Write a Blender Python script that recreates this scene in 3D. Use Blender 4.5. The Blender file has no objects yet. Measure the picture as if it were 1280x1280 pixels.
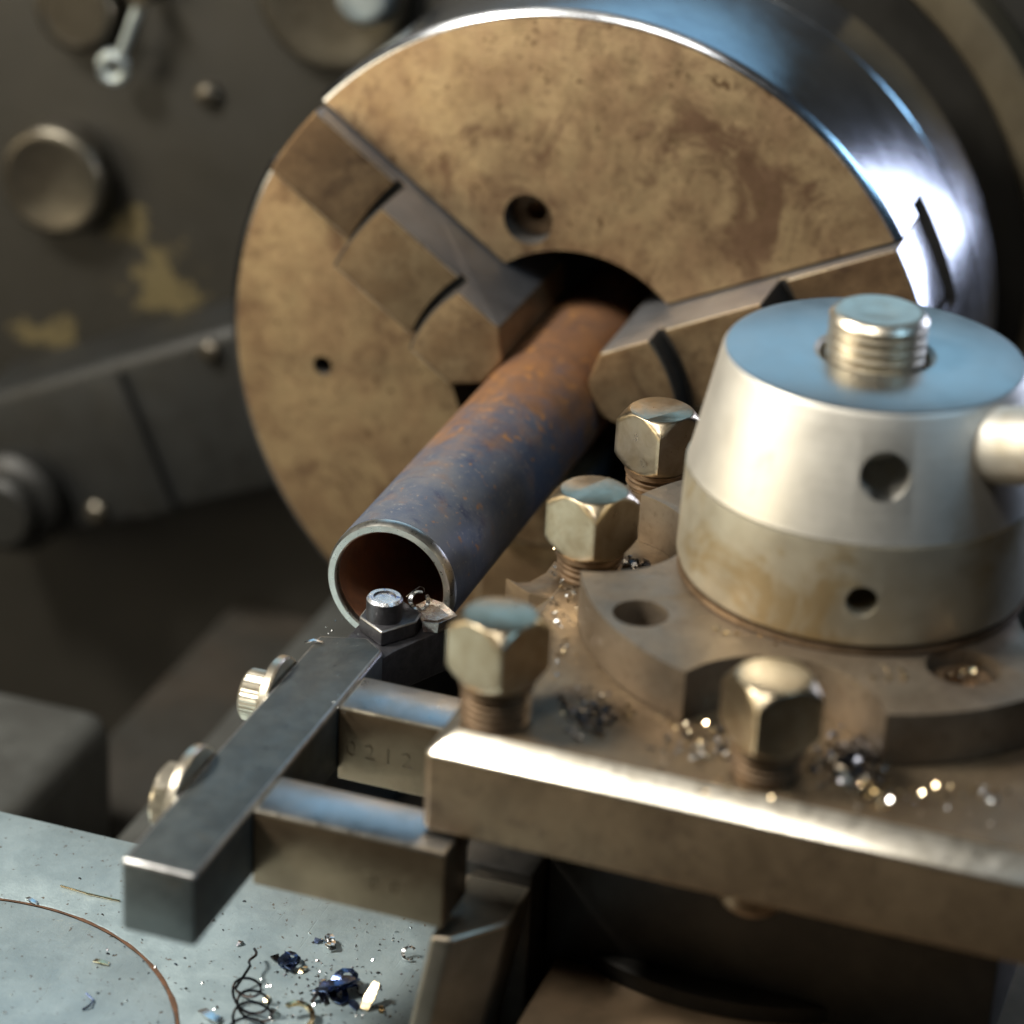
import bpy, bmesh, math, random
from mathutils import Vector, Matrix, noise as mnoise
R = math.radians
random.seed(7)
MM = 0.001
scn = bpy.context.scene
col = scn.collection

# ---------------------------------------------------------------- camera
CAM_R = ((-0.32776559, 0.94353877, 0.04800319),
         (0.39845776, 0.18412841, -0.89851441),
         (-0.85662193, -0.27537487, -0.43631130))      # right, down, forward
CAM_C = Vector((868.6456, 260.8712, 387.4917))          # millimetres
F_PX = 3668.886
cam_d = bpy.data.cameras.new('camera')
cam = bpy.data.objects.new('camera', cam_d)
col.objects.link(cam)
rt, dn, fw = (Vector(v) for v in CAM_R)
m = Matrix((rt, -dn, -fw)).transposed().to_4x4()
m.translation = CAM_C * MM
cam.matrix_world = m
cam_d.sensor_width = 36.0
cam_d.lens = F_PX / 1280 * 36
cam_d.clip_start = 0.02
cam_d.clip_end = 50
cam_d.dof.use_dof = True
cam_d.dof.focus_distance = 0.829
cam_d.dof.aperture_fstop = 6.9
scn.camera = cam

# ---------------------------------------------------------------- world and lamps
w = bpy.data.worlds.new('World')
scn.world = w
w.use_nodes = True
w.node_tree.nodes['Background'].inputs[0].default_value = (0.50, 0.45, 0.38, 1)
w.node_tree.nodes['Background'].inputs[1].default_value = 0.022

def area(name, loc, target, sx, sy, power, color):
    d = bpy.data.lights.new(name, 'AREA')
    d.shape = 'RECTANGLE'; d.size = sx; d.size_y = sy
    d.energy = power; d.color = color
    o = bpy.data.objects.new(name, d)
    col.objects.link(o)
    o.location = loc
    o.rotation_euler = (Vector(target) - Vector(loc)).to_track_quat('-Z', 'Y').to_euler()
    return o
area('work_lamp', (0.55, -0.68, 0.88), (0.22, 0.08, 0.0), 0.26, 0.18, 28.0, (1.0, 0.95, 0.85))
area('ceiling_lamp', (0.92, -0.06, 1.30), (0.25, 0.12, 0.0), 0.46, 0.26, 9.0, (1.0, 0.95, 0.86))
area('side_lamp', (0.86, -1.15, 0.16), (0.15, 0.08, 0.05), 1.0, 0.5, 9.0, (1.0, 0.86, 0.60))
area('window_light', (-1.45, 0.90, 0.22), (0.0, 0.1, 0.05), 0.62, 0.74, 13.5, (0.66, 0.74, 1.0))
area('sky_window', (-1.55, -0.30, 1.05), (0.15, 0.05, 0.05), 1.5, 1.0, 5.2, (0.36, 0.70, 1.0))
area('blue_lamp', (0.48, 1.10, 0.90), (0.12, 0.05, 0.0), 0.26, 0.26, 3.2, (0.36, 0.68, 1.0))

scn.view_settings.view_transform = 'Standard'
scn.view_settings.look = 'None'
scn.view_settings.exposure = 0.0
scn.view_settings.gamma = 1.0

# ---------------------------------------------------------------- helpers
def ray(px, py):
    return rt * ((px - 640) / F_PX) + dn * ((py - 640) / F_PX) + fw
def at(px, py, val, ax=2):
    """photo pixel -> point on the plane (axis ax) = val, millimetres"""
    d = ray(px, py)
    return CAM_C + d * ((val - CAM_C[ax]) / d[ax])

def thing(name, label, cat, loc, group=None):
    o = bpy.data.objects.new(name, None)
    col.objects.link(o)
    o.empty_display_size = 0.01
    o.location = Vector(loc) * MM
    o['label'] = label; o['category'] = cat
    if group: o['group'] = group
    return o

def root_of(o):
    while o.parent: o = o.parent
    return o

def finish(me, smooth):
    if smooth:
        me.polygons.foreach_set('use_smooth', [True] * len(me.polygons))
        me.set_sharp_from_angle(angle=R(smooth))

def part(name, bm, mat, parent=None, bevel=0.0, segs=2, smooth=35, cut=None, label=None, mats=None, cut_last=False, edge=None, edge_on=False):
    """bm in world millimetres -> one mesh object; cut = list of bmeshes subtracted from it"""
    base = Vector((0, 0, 0))
    if parent: base = root_of(parent).location.copy()
    bmesh.ops.recalc_face_normals(bm, faces=bm.faces)
    me = bpy.data.meshes.new(name)
    for v in bm.verts: v.co = v.co * MM - base
    bm.to_mesh(me); bm.free()
    o = bpy.data.objects.new(name, me)
    col.objects.link(o)
    tmp = []
    if edge: mats = [mat, edge]
    def bev():
        md = o.modifiers.new('bevel', 'BEVEL'); md.width = bevel * MM; md.segments = segs
        md.limit_method = 'ANGLE'; md.angle_limit = R(32); md.use_clamp_overlap = True
        if edge or edge_on: md.material = 1
    for mm_ in (mats or [mat]): me.materials.append(mm_)
    if bevel and cut_last: bev()
    if cut:
        for c in cut:
            bmesh.ops.recalc_face_normals(c, faces=c.faces)
            cm = bpy.data.meshes.new('cutter')
            for v in c.verts: v.co = v.co * MM - base
            c.to_mesh(cm); c.free()
            co = bpy.data.objects.new('cutter', cm); col.objects.link(co); tmp.append(co)
            md = o.modifiers.new('cut', 'BOOLEAN'); md.operation = 'DIFFERENCE'; md.object = co; md.solver = 'EXACT'
    if bevel and not cut_last: bev()
    if cut or bevel:
        dg = bpy.context.evaluated_depsgraph_get()
        new = bpy.data.meshes.new_from_object(o.evaluated_get(dg))
        o.modifiers.clear()
        o.data = new; new.name = name
        bpy.data.meshes.remove(me); me = new
        for c in tmp:
            cm = c.data; bpy.data.objects.remove(c); bpy.data.meshes.remove(cm)
    if edge:
        for p in me.polygons:
            if p.material_index == 1 and p.normal.z < 0.2: p.material_index = 0  # worn edges stay bright only facing up: highlight put into the colour
    finish(me, smooth)
    want = mats or [mat]
    while len(me.materials) > len(want): me.materials.pop()
    for i, mm_ in enumerate(want):
        if i < len(me.materials): me.materials[i] = mm_
        else: me.materials.append(mm_)
    if parent: o.parent = parent
    if label: o['label'] = label
    return o

def box(x0, x1, y0, y1, z0, z1, bm=None):
    bm = bm or bmesh.new()
    v = [bm.verts.new((x, y, z)) for x in (x0, x1) for y in (y0, y1) for z in (z0, z1)]
    for f in ((0, 1, 3, 2), (4, 6, 7, 5), (0, 4, 5, 1), (2, 3, 7, 6), (0, 2, 6, 4), (1, 5, 7, 3)):
        bm.faces.new([v[i] for i in f])
    return bm

def prism(pts, z0, z1, bm=None, top=None):
    """extrude an XY polygon from z0 to z1; top = optional other polygon for the upper end"""
    bm = bm or bmesh.new()
    a = [bm.verts.new((p[0], p[1], z0)) for p in pts]
    b = [bm.verts.new((p[0], p[1], z1)) for p in (top or pts)]
    n = len(a)
    bm.faces.new(a[::-1]); bm.faces.new(b)
    for i in range(n): bm.faces.new((a[i], a[(i + 1) % n], b[(i + 1) % n], b[i]))
    return bm

def frame(axis):
    ax = Vector(axis).normalized()
    u = ax.orthogonal().normalized()
    if abs(ax.z) > 0.9: u = Vector((1, 0, 0)); u = (u - ax * u.dot(ax)).normalized()
    return u, ax.cross(u), ax

def lathe(profile, origin, axis, n=64, bm=None, closed=False, jitter=0):
    """revolve (radius, height) pairs about axis through origin"""
    bm = bm or bmesh.new()
    u, v, ax = frame(axis); o = Vector(origin)
    rings = []
    for r, h in profile:
        if r < 1e-6: rings.append([bm.verts.new(o + ax * h)]); continue
        rings.append([bm.verts.new(o + ax * h + (u * math.cos(t) + v * math.sin(t)) * r)
                      for t in (2 * math.pi * i / n for i in range(n))])
    pairs = list(zip(rings[:-1], rings[1:]))
    if closed: pairs.append((rings[-1], rings[0]))
    for a, b in pairs:
        if len(a) == 1 and len(b) == 1: continue
        for i in range(n):
            j = (i + 1) % n
            if len(a) == 1: bm.faces.new((a[0], b[i], b[j]))
            elif len(b) == 1: bm.faces.new((a[i], b[0], a[j]))
            else: bm.faces.new((a[i], b[i], b[j], a[j]))
    if not closed:
        if len(rings[0]) > 1: bm.faces.new(rings[0][::-1])
        if len(rings[-1]) > 1: bm.faces.new(rings[-1])
    return bm

def cyl(r, origin, axis, h, n=48, bm=None):
    return lathe([(r, 0), (r, h)], origin, axis, n, bm)

def tube(path, rad, n=6, bm=None, flat=None):
    """sweep a small section along a polyline; flat = (width, thickness) for a ribbon"""
    bm = bm or bmesh.new()
    prev = None; N = len(path)
    up0 = Vector((0, 0, 1))
    first = None
    for i, p in enumerate(path):
        p = Vector(p)
        t = (Vector(path[min(i + 1, N - 1)]) - Vector(path[max(i - 1, 0)])).normalized()
        s = t.cross(up0)
        if s.length < 1e-3: s = t.cross(Vector((1, 0, 0)))
        s.normalize(); q = s.cross(t)
        k = rad if not callable(rad) else rad(i / (N - 1))
        if flat:
            a, b = flat
            ring = [bm.verts.new(p + s * x * k + q * y * k) for x, y in ((a, b), (-a, b), (-a, -b), (a, -b))]
        else:
            ring = [bm.verts.new(p + (s * math.cos(2 * math.pi * j / n) + q * math.sin(2 * math.pi * j / n)) * k) for j in range(n)]
        if prev:
            L = len(ring)
            for j in range(L): bm.faces.new((prev[j], prev[(j + 1) % L], ring[(j + 1) % L], ring[j]))
        else: first = ring
        prev = ring
    bm.faces.new(first[::-1]); bm.faces.new(prev)
    return bm

# ---------------------------------------------------------------- materials
def metal(name, c1, c2, c3=None, metallic=0.9, rough=(0.3, 0.5), scale=45, c3_at=0.68, bump=0.15,
          fine=900, streak=None, spots=None, spot_scale=500, spot_at=0.66, detail=6, coat=0.0, rings=None, scratch=None, grain=None):
    """worn metal: two-tone blotches (c1/c2), patches of c3, dark specks, fine relief"""
    mt = bpy.data.materials.new(name); mt.use_nodes = True
    nt = mt.node_tree; N = nt.nodes; L = nt.links
    b = N['Principled BSDF']
    tc = N.new('ShaderNodeTexCoord')
    src = tc.outputs['Object']
    def nz(sc, det=5, rough_=0.6, vec=None, dist=0.0):
        n = N.new('ShaderNodeTexNoise'); n.inputs['Scale'].default_value = sc
        n.inputs['Detail'].default_value = det; n.inputs['Roughness'].default_value = rough_
        n.inputs['Distortion'].default_value = dist
        L.new(vec or src, n.inputs['Vector']); return n.outputs['Fac']
    def ramp(f, a, b_):
        r = N.new('ShaderNodeMapRange'); r.inputs['From Min'].default_value = a; r.inputs['From Max'].default_value = b_
        r.interpolation_type = 'SMOOTHSTEP'
        L.new(f, r.inputs['Value']); return r.outputs['Result']
    def mix(f, A, B):
        x = N.new('ShaderNodeMix'); x.data_type = 'RGBA'
        L.new(f, x.inputs['Factor'])
        for s, val in ((x.inputs['A'], A), (x.inputs['B'], B)):
            if isinstance(val, tuple): s.default_value = (*val, 1)
            else: L.new(val, s)
        return x.outputs['Result']
    n1 = nz(scale, detail, 0.65, dist=0.3)
    c = mix(ramp(n1, 0.35, 0.65), c1, c2)
    if c3:
        n2 = nz(scale * 0.6, 8, 0.7, dist=0.6)
        c = mix(ramp(n2, c3_at - 0.08, c3_at + 0.06), c, c3)
    if grain:      # fine mottling inside the larger patches
        g_ = N.new('ShaderNodeMath'); g_.operation = 'MULTIPLY'; g_.inputs[1].default_value = 0.6
        L.new(ramp(nz(scale * 7, 8, 0.75), 0.50, 0.66), g_.inputs[0])
        c = mix(g_.outputs[0], c, grain)
    if spots:
        n3 = nz(spot_scale, 3, 0.6)
        c = mix(ramp(n3, spot_at, spot_at + 0.05), c, spots)
    L.new(c, b.inputs['Base Color'])
    b.inputs['Metallic'].default_value = metallic
    rr = N.new('ShaderNodeMapRange')
    L.new(nz(scale * 2.3, 7, 0.7), rr.inputs['Value'])
    rr.inputs['From Min'].default_value = 0.3; rr.inputs['From Max'].default_value = 0.7
    rr.inputs['To Min'].default_value = rough[0]; rr.inputs['To Max'].default_value = rough[1]
    L.new(rr.outputs['Result'], b.inputs['Roughness'])
    h = nz(fine, 4, 0.7)
    if streak:
        mp = N.new('ShaderNodeMapping'); mp.inputs['Scale'].default_value = streak
        L.new(src, mp.inputs['Vector'])
        h2 = nz(1.0, 3, 0.6, vec=mp.outputs['Vector'])
        a = N.new('ShaderNodeMath'); a.operation = 'ADD'; L.new(h, a.inputs[0]); L.new(h2, a.inputs[1]); h = a.outputs[0]
    if scratch:
        for k_, ang in enumerate((0.35, -0.6, 1.2)):
            mp = N.new('ShaderNodeMapping'); mp.inputs['Rotation'].default_value = (ang, ang * .7, ang)
            mp.inputs['Scale'].default_value = (30, 1600, 900); L.new(src, mp.inputs['Vector'])
            sc = nz(1.0, 2, 0.5, vec=mp.outputs['Vector'])
            msk = ramp(nz(70 + 30 * k_, 2, 0.5), 0.5, 0.62)
            a = N.new('ShaderNodeMath'); a.operation = 'MULTIPLY'; L.new(ramp(sc, 0.66, 0.76), a.inputs[0]); L.new(msk, a.inputs[1])
            a2 = N.new('ShaderNodeMath'); a2.operation = 'MULTIPLY_ADD'; a2.inputs[1].default_value = -scratch
            L.new(a.outputs[0], a2.inputs[0]); L.new(h, a2.inputs[2]); h = a2.outputs[0]
    if rings:
        axis, off_, sc_, st_ = rings
        mp = N.new('ShaderNodeMapping'); mp.inputs['Location'].default_value = off_; L.new(src, mp.inputs['Vector'])
        wv = N.new('ShaderNodeTexWave'); wv.wave_type = 'RINGS'; wv.rings_direction = axis
        wv.inputs['Scale'].default_value = sc_; wv.inputs['Distortion'].default_value = 2.0
        wv.inputs['Detail'].default_value = 2; wv.inputs['Detail Scale'].default_value = 0.5
        L.new(mp.outputs['Vector'], wv.inputs['Vector'])
        a2 = N.new('ShaderNodeMath'); a2.operation = 'MULTIPLY_ADD'; a2.inputs[1].default_value = st_
        L.new(wv.outputs['Fac'], a2.inputs[0]); L.new(h, a2.inputs[2]); h = a2.outputs[0]
    big = nz(160, 4, 0.6)
    a = N.new('ShaderNodeMath'); a.operation = 'MULTIPLY_ADD'; a.inputs[1].default_value = 2.0
    L.new(big, a.inputs[0]); L.new(h, a.inputs[2])
    bp = N.new('ShaderNodeBump'); bp.inputs['Strength'].default_value = bump; bp.inputs['Distance'].default_value = 0.0004
    L.new(a.outputs[0], bp.inputs['Height']); L.new(bp.outputs['Normal'], b.inputs['Normal'])
    b.inputs['Coat Weight'].default_value = coat
    b.inputs['Coat Roughness'].default_value = 0.25
    return mt

M = {}
M['chuck_face'] = metal('patinated_chuck_face', (0.345, 0.25, 0.14), (0.25, 0.166, 0.094), (0.15, 0.09, 0.053), metallic=0.75,
                        rough=(0.34, 0.54), scale=55, c3_at=0.59, spots=(0.13, 0.08, 0.042), spot_scale=190, spot_at=0.645, bump=0.26,
                        rings=('X', (0, 0, -0.125), 260, 0.28), scratch=1.2, grain=(0.14, 0.085, 0.05))
M['chuck_side'] = metal('turned_chuck_rim', (0.50, 0.52, 0.55), (0.40, 0.42, 0.46), metallic=1.0, rough=(0.15, 0.24), scale=30, bump=0.04, streak=(1800, 4, 4))
M['jaw'] = metal('worn_jaw_steel', (0.27, 0.19, 0.108), (0.18, 0.115, 0.062), (0.10, 0.06, 0.035), grain=(0.11, 0.068, 0.04), metallic=0.75, rough=(0.34, 0.5), scale=60, c3_at=0.62, bump=0.18, scratch=0.8)
M['jaw_outer'] = metal('oxidised_jaw_back', (0.19, 0.125, 0.07), (0.12, 0.075, 0.042), (0.07, 0.042, 0.026), metallic=0.7, rough=(0.36, 0.52), scale=60, c3_at=0.6, bump=0.2, scratch=0.8, grain=(0.08, 0.05, 0.03))
M['jaw_side'] = metal('ground_jaw_flank', (0.24, 0.24, 0.25), (0.19, 0.19, 0.2), metallic=0.8, rough=(0.35, 0.5), scale=50, bump=0.06)
M['black'] = metal('oily_black_and_groove_shade', (0.012, 0.012, 0.012), (0.02, 0.018, 0.015), metallic=0.3, rough=(0.5, 0.7))
M['slot'] = metal('shaded_slot_steel', (0.10, 0.095, 0.09), (0.06, 0.055, 0.05), metallic=0.5, rough=(0.4, 0.6))  # slot, bore and hole walls: their shade is darkened into the colour
M['rim'] = metal('freshly_cut_steel', (0.76, 0.75, 0.70), (0.66, 0.65, 0.60), metallic=1.0, rough=(0.25, 0.36), scale=200, bump=0.05)
M['bar'] = metal('blackened_bar_steel', (0.105, 0.118, 0.118), (0.075, 0.084, 0.085), (0.13, 0.115, 0.092), scratch=0.8, metallic=0.75, rough=(0.38, 0.52), scale=110,
                 c3_at=0.68, spots=(0.02, 0.02, 0.022), spot_scale=420, spot_at=0.70, bump=0.15)
M['shank'] = metal('worn_shank_steel', (0.19, 0.14, 0.088), (0.15, 0.107, 0.066), (0.105, 0.07, 0.042), scratch=0.8, metallic=0.85, rough=(0.28, 0.38), scale=70, c3_at=0.7, bump=0.08, spots=(0.2, 0.13, 0.07), spot_scale=600, spot_at=0.7)
M['plate'] = metal('tool_post_steel', (0.18, 0.132, 0.082), (0.135, 0.097, 0.06), (0.085, 0.057, 0.034), grain=(0.085, 0.06, 0.04), metallic=0.65, rough=(0.32, 0.55), scale=42, c3_at=0.6, bump=0.2, scratch=1.0, spots=(0.19, 0.13, 0.08), spot_scale=500, spot_at=0.68)
M['edge'] = metal('worn_edge_highlight', (0.66, 0.62, 0.54), (0.56, 0.52, 0.44), metallic=1.0, rough=(0.26, 0.38), scale=150, bump=0.06)
M['bar_edge'] = metal('worn_bar_edge_highlight', (0.40, 0.40, 0.40), (0.30, 0.30, 0.30), metallic=0.9, rough=(0.28, 0.4), scale=200, bump=0.1)
M['disc'] = metal('clamp_disc_steel', (0.20, 0.16, 0.118), (0.155, 0.12, 0.085), (0.115, 0.072, 0.042), grain=(0.10, 0.075, 0.05), scratch=0.8, metallic=0.72, rough=(0.34, 0.54), scale=50, c3_at=0.66, bump=0.10)
M['disc_edge'] = metal('worn_disc_edge_highlight', (0.48, 0.42, 0.34), (0.40, 0.34, 0.26), metallic=0.9, rough=(0.28, 0.4), scale=120)
M['bolt'] = metal('bright_bolt_steel', (0.45, 0.385, 0.285), (0.35, 0.285, 0.195), (0.17, 0.12, 0.075), scratch=0.8, metallic=1.0, rough=(0.26, 0.38), scale=130, c3_at=0.68, bump=0.06)
M['thread'] = metal('rusty_thread_steel', (0.22, 0.155, 0.10), (0.15, 0.10, 0.06), metallic=0.8, rough=(0.35, 0.5), scale=200, bump=0.1)
M['nut'] = metal('satin_nut_steel', (0.62, 0.60, 0.55), (0.56, 0.54, 0.49), (0.45, 0.41, 0.33), metallic=0.82, rough=(0.42, 0.52), scale=35, c3_at=0.66, bump=0.06, rings=('Z', (0, 0, 0), 500, 0.35), scratch=0.5)
M['nut_top'] = metal('turned_nut_top', (0.60, 0.60, 0.58), (0.54, 0.54, 0.52), metallic=1.0, rough=(0.3, 0.4), scale=40, bump=0.06, rings=('Z', (0, 0, 0), 420, 0.5), scratch=0.6)
M['clean'] = metal('clean_ground_steel', (0.48, 0.50, 0.52), (0.38, 0.39, 0.39), metallic=1.0, rough=(0.26, 0.38), scale=60, bump=0.08, scratch=0.8)
M['nut_band'] = metal('stained_nut_skirt', (0.52, 0.49, 0.40), (0.45, 0.41, 0.32), (0.40, 0.32, 0.19), metallic=0.8, rough=(0.42, 0.55), scale=60, c3_at=0.6, bump=0.1, scratch=0.6)
M['slide'] = metal('scraped_slide_iron', (0.32, 0.40, 0.43), (0.25, 0.32, 0.35), (0.26, 0.25, 0.22), metallic=0.5, rough=(0.36, 0.52), scale=60, c3_at=0.72,
                   bump=0.3, scratch=1.6, spots=(0.12, 0.105, 0.09), spot_scale=430, spot_at=0.655)
M['rust'] = metal('rusty_groove', (0.10, 0.045, 0.02), (0.06, 0.03, 0.015), metallic=0.0, rough=(0.7, 0.9), scale=300)
M['brown_slide'] = metal('oily_brown_slide', (0.26, 0.18, 0.11), (0.2, 0.14, 0.085), (0.12, 0.08, 0.05), metallic=0.4, rough=(0.4, 0.55), scale=70)
M['body'] = metal('shaded_tool_post_body', (0.035, 0.033, 0.03), (0.022, 0.021, 0.02), metallic=0.6, rough=(0.35, 0.5), scale=60)  # shade under the overhanging top plate put into the base colour
M['foot'] = metal('foot_iron', (0.15, 0.135, 0.11), (0.11, 0.10, 0.08), (0.09, 0.06, 0.035), metallic=0.8, rough=(0.38, 0.5), scale=60, bump=0.15)
M['knob'] = metal('headstock_cover_steel', (0.11, 0.10, 0.08), (0.08, 0.07, 0.055), (0.12, 0.08, 0.038), metallic=0.85, rough=(0.3, 0.45), scale=40)
M['flange'] = metal('tan_bearing_flange', (0.13, 0.105, 0.065), (0.10, 0.08, 0.05), (0.07, 0.05, 0.03), metallic=0.4, rough=(0.35, 0.5), scale=30)
M['lever'] = metal('dark_lever_iron', (0.016, 0.017, 0.017), (0.012, 0.012, 0.011), (0.022, 0.016, 0.010), metallic=0.3, rough=(0.42, 0.6), scale=30)
M['zinc'] = metal('pale_zinc', (0.42, 0.48, 0.5), (0.35, 0.4, 0.42), metallic=0.8, rough=(0.3, 0.45), scale=100)
M['screw'] = metal('plated_screw_steel', (0.66, 0.61, 0.5), (0.58, 0.52, 0.42), metallic=0.95, rough=(0.28, 0.4), scale=200, bump=0.08)
M['carbide'] = metal('carbide_insert', (0.72, 0.66, 0.62), (0.5, 0.42, 0.38), (0.35, 0.18, 0.12), metallic=1.0, rough=(0.12, 0.28), scale=420, c3_at=0.6, bump=0.3)
M['head'] = metal('dark_tool_head', (0.09, 0.09, 0.1), (0.06, 0.06, 0.068), metallic=0.7, rough=(0.28, 0.45), scale=300, bump=0.3)
M['smear'] = metal('smeared_screw_top', (0.72, 0.74, 0.76), (0.55, 0.58, 0.62), (0.10, 0.16, 0.40), metallic=0.8, rough=(0.2, 0.35), scale=420, c3_at=0.60, bump=0.3)
M['chip_blue'] = metal('blued_swarf', (0.10, 0.15, 0.34), (0.16, 0.2, 0.3), (0.3, 0.2, 0.12), metallic=1.0, rough=(0.15, 0.3), scale=300, bump=0.1)
M['chip_dark'] = metal('dark_swarf', (0.11, 0.12, 0.15), (0.2, 0.18, 0.17), metallic=1.0, rough=(0.2, 0.35), scale=300, bump=0.05)
M['chip_coil'] = metal('black_coil_swarf', (0.03, 0.03, 0.04), (0.05, 0.045, 0.05), metallic=1.0, rough=(0.2, 0.3), scale=300)
M['chip_gold'] = metal('straw_swarf', (0.75, 0.58, 0.32), (0.6, 0.5, 0.36), metallic=1.0, rough=(0.12, 0.3), scale=300, bump=0.05)
M['chip_silver'] = metal('bright_swarf', (0.75, 0.76, 0.76), (0.65, 0.66, 0.66), metallic=1.0, rough=(0.12, 0.3), scale=300, bump=0.05)
M['way'] = metal('bed_way_iron', (0.11, 0.115, 0.11), (0.08, 0.082, 0.078), metallic=0.5, rough=(0.4, 0.55), scale=40)
M['tray'] = metal('dark_tray', (0.02, 0.019, 0.016), (0.03, 0.024, 0.018), metallic=0.1, rough=(0.55, 0.75), scale=25)

def headstock_paint():
    mt = metal('dark_olive_machine_paint', (0.008, 0.0072, 0.0052), (0.012, 0.0105, 0.0075), (0.021, 0.016, 0.009), metallic=0.0, rough=(0.42, 0.6), scale=9, c3_at=0.66, bump=0.08, fine=300)
    nt = mt.node_tree; N = nt.nodes; L = nt.links
    b = N['Principled BSDF']
    old = b.inputs['Base Color'].links[0].from_socket
    tc = N.new('ShaderNodeTexCoord')
    # a chipped patch where older yellow paint shows through
    hs = Vector((-150, -230, -260))
    out = None
    for cpx, cpy, sx, sz in ((205, 355, 30, 24), (165, 285, 20, 16), (60, 420, 26, 14)):
        P = (at(cpx, cpy, -150, 0) - hs) * MM
        mp = N.new('ShaderNodeMapping'); mp.vector_type = 'TEXTURE'
        mp.inputs['Location'].default_value = P; mp.inputs['Scale'].default_value = (0.05, sx * MM, sz * MM)
        L.new(tc.outputs['Object'], mp.inputs['Vector'])
        ln = N.new('ShaderNodeVectorMath'); ln.operation = 'LENGTH'; L.new(mp.outputs['Vector'], ln.inputs[0])
        if out is None: out = ln.outputs['Value']
        else:
            mn = N.new('ShaderNodeMath'); mn.operation = 'MINIMUM'; L.new(out, mn.inputs[0]); L.new(ln.outputs['Value'], mn.inputs[1]); out = mn.outputs[0]
    nz = N.new('ShaderNodeTexNoise'); nz.inputs['Scale'].default_value = 75; nz.inputs['Detail'].default_value = 8; nz.inputs['Roughness'].default_value = 0.72
    L.new(tc.outputs['Object'], nz.inputs['Vector'])
    a = N.new('ShaderNodeMath'); a.operation = 'MULTIPLY_ADD'; a.inputs[1].default_value = 3.2
    L.new(nz.outputs['Fac'], a.inputs[0]); L.new(out, a.inputs[2])
    r = N.new('ShaderNodeMapRange'); r.inputs['From Min'].default_value = 2.15; r.inputs['From Max'].default_value = 1.95
    L.new(a.outputs[0], r.inputs['Value'])
    x = N.new('ShaderNodeMix'); x.data_type = 'RGBA'
    sm = N.new('ShaderNodeMath'); sm.operation = 'MULTIPLY'; sm.inputs[1].default_value = 0.7; L.new(r.outputs['Result'], sm.inputs[0])
    L.new(sm.outputs[0], x.inputs['Factor']); L.new(old, x.inputs['A']); x.inputs['B'].default_value = (0.10, 0.078, 0.032, 1)
    L.new(x.outputs['Result'], b.inputs['Base Color'])
    return mt
M['paint'] = headstock_paint()

def pipe_material():
    mt = bpy.data.materials.new('mill_scale_pipe'); mt.use_nodes = True
    nt = mt.node_tree; N = nt.nodes; L = nt.links; b = N['Principled BSDF']
    tc = N.new('ShaderNodeTexCoord'); src = tc.outputs['Object']
    def nz(sc, det, ro=0.6, dist=0.0):
        n = N.new('ShaderNodeTexNoise'); n.inputs['Scale'].default_value = sc; n.inputs['Detail'].default_value = det
        n.inputs['Roughness'].default_value = ro; n.inputs['Distortion'].default_value = dist
        L.new(src, n.inputs['Vector']); return n.outputs['Fac']
    def mr(f, a, c):
        r = N.new('ShaderNodeMapRange'); r.inputs['From Min'].default_value = a; r.inputs['From Max'].default_value = c
        r.interpolation_type = 'SMOOTHSTEP'; L.new(f, r.inputs['Value']); return r.outputs['Result']
    def mix(f, A, B):
        x = N.new('ShaderNodeMix'); x.data_type = 'RGBA'; L.new(f, x.inputs['Factor'])
        for s, val in ((x.inputs['A'], A), (x.inputs['B'], B)):
            if isinstance(val, tuple): s.default_value = (*val, 1)
            else: L.new(val, s)
        return x.outputs['Result']
    def math_(op, A, B):
        m_ = N.new('ShaderNodeMath'); m_.operation = op
        for i, val in ((0, A), (1, B)):
            if isinstance(val, (int, float)): m_.inputs[i].default_value = val
            else: L.new(val, m_.inputs[i])
        return m_.outputs[0]
    sx = N.new('ShaderNodeSeparateXYZ'); L.new(src, sx.inputs[0])
    c = mix(mr(nz(45, 6, 0.65), 0.36, 0.64), (0.065, 0.09, 0.145), (0.125, 0.14, 0.17))
    c = mix(mr(nz(80, 6, 0.7, 0.5), 0.55, 0.68), c, (0.05, 0.065, 0.115))
    c = mix(mr(nz(520, 4, 0.7), 0.58, 0.68), c, (0.22, 0.22, 0.22))
    # rust: freckles everywhere, a rusty zone at the gripped end and along the upper left flank
    zone = math_('MULTIPLY', math_('SUBTRACT', 0.042, sx.outputs['X']), 5.0)
    flank = math_('MULTIPLY', math_('SUBTRACT', 0.002, sx.outputs['Y']), 5.5)
    spread = math_('MAXIMUM', math_('ADD', math_('MAXIMUM', zone, -0.30), flank), -0.11)
    r1 = mr(math_('ADD', math_('MULTIPLY', nz(90, 6, 0.62, 0.3), 1.0), spread), 0.40, 0.84)
    rustc = mix(mr(nz(60, 5, 0.6), 0.35, 0.65), (0.24, 0.115, 0.05), (0.16, 0.085, 0.05))
    c = mix(math_('MULTIPLY', r1, 0.95), c, rustc)
    fr = mr(math_('ADD', nz(260, 3, 0.6), math_('MULTIPLY', math_('MINIMUM', spread, 0.10), 0.45)), 0.565, 0.66)
    fr = math_('MULTIPLY', fr, mr(nz(55, 4, 0.6), 0.42, 0.62))
    c = mix(fr, c, (0.32, 0.155, 0.055))
    L.new(c, b.inputs['Base Color'])
    b.inputs['Metallic'].default_value = 0.35
    rr = N.new('ShaderNodeMapRange'); L.new(nz(150, 5), rr.inputs['Value']); rr.inputs['To Min'].default_value = 0.32; rr.inputs['To Max'].default_value = 0.62
    L.new(rr.outputs['Result'], b.inputs['Roughness'])
    bp_ = N.new('ShaderNodeBump'); bp_.inputs['Strength'].default_value = 0.25; bp_.inputs['Distance'].default_value = 0.0004
    L.new(nz(380, 6, 0.7), bp_.inputs['Height']); L.new(bp_.outputs['Normal'], b.inputs['Normal'])
    return mt
M['pipe'] = pipe_material()
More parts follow.
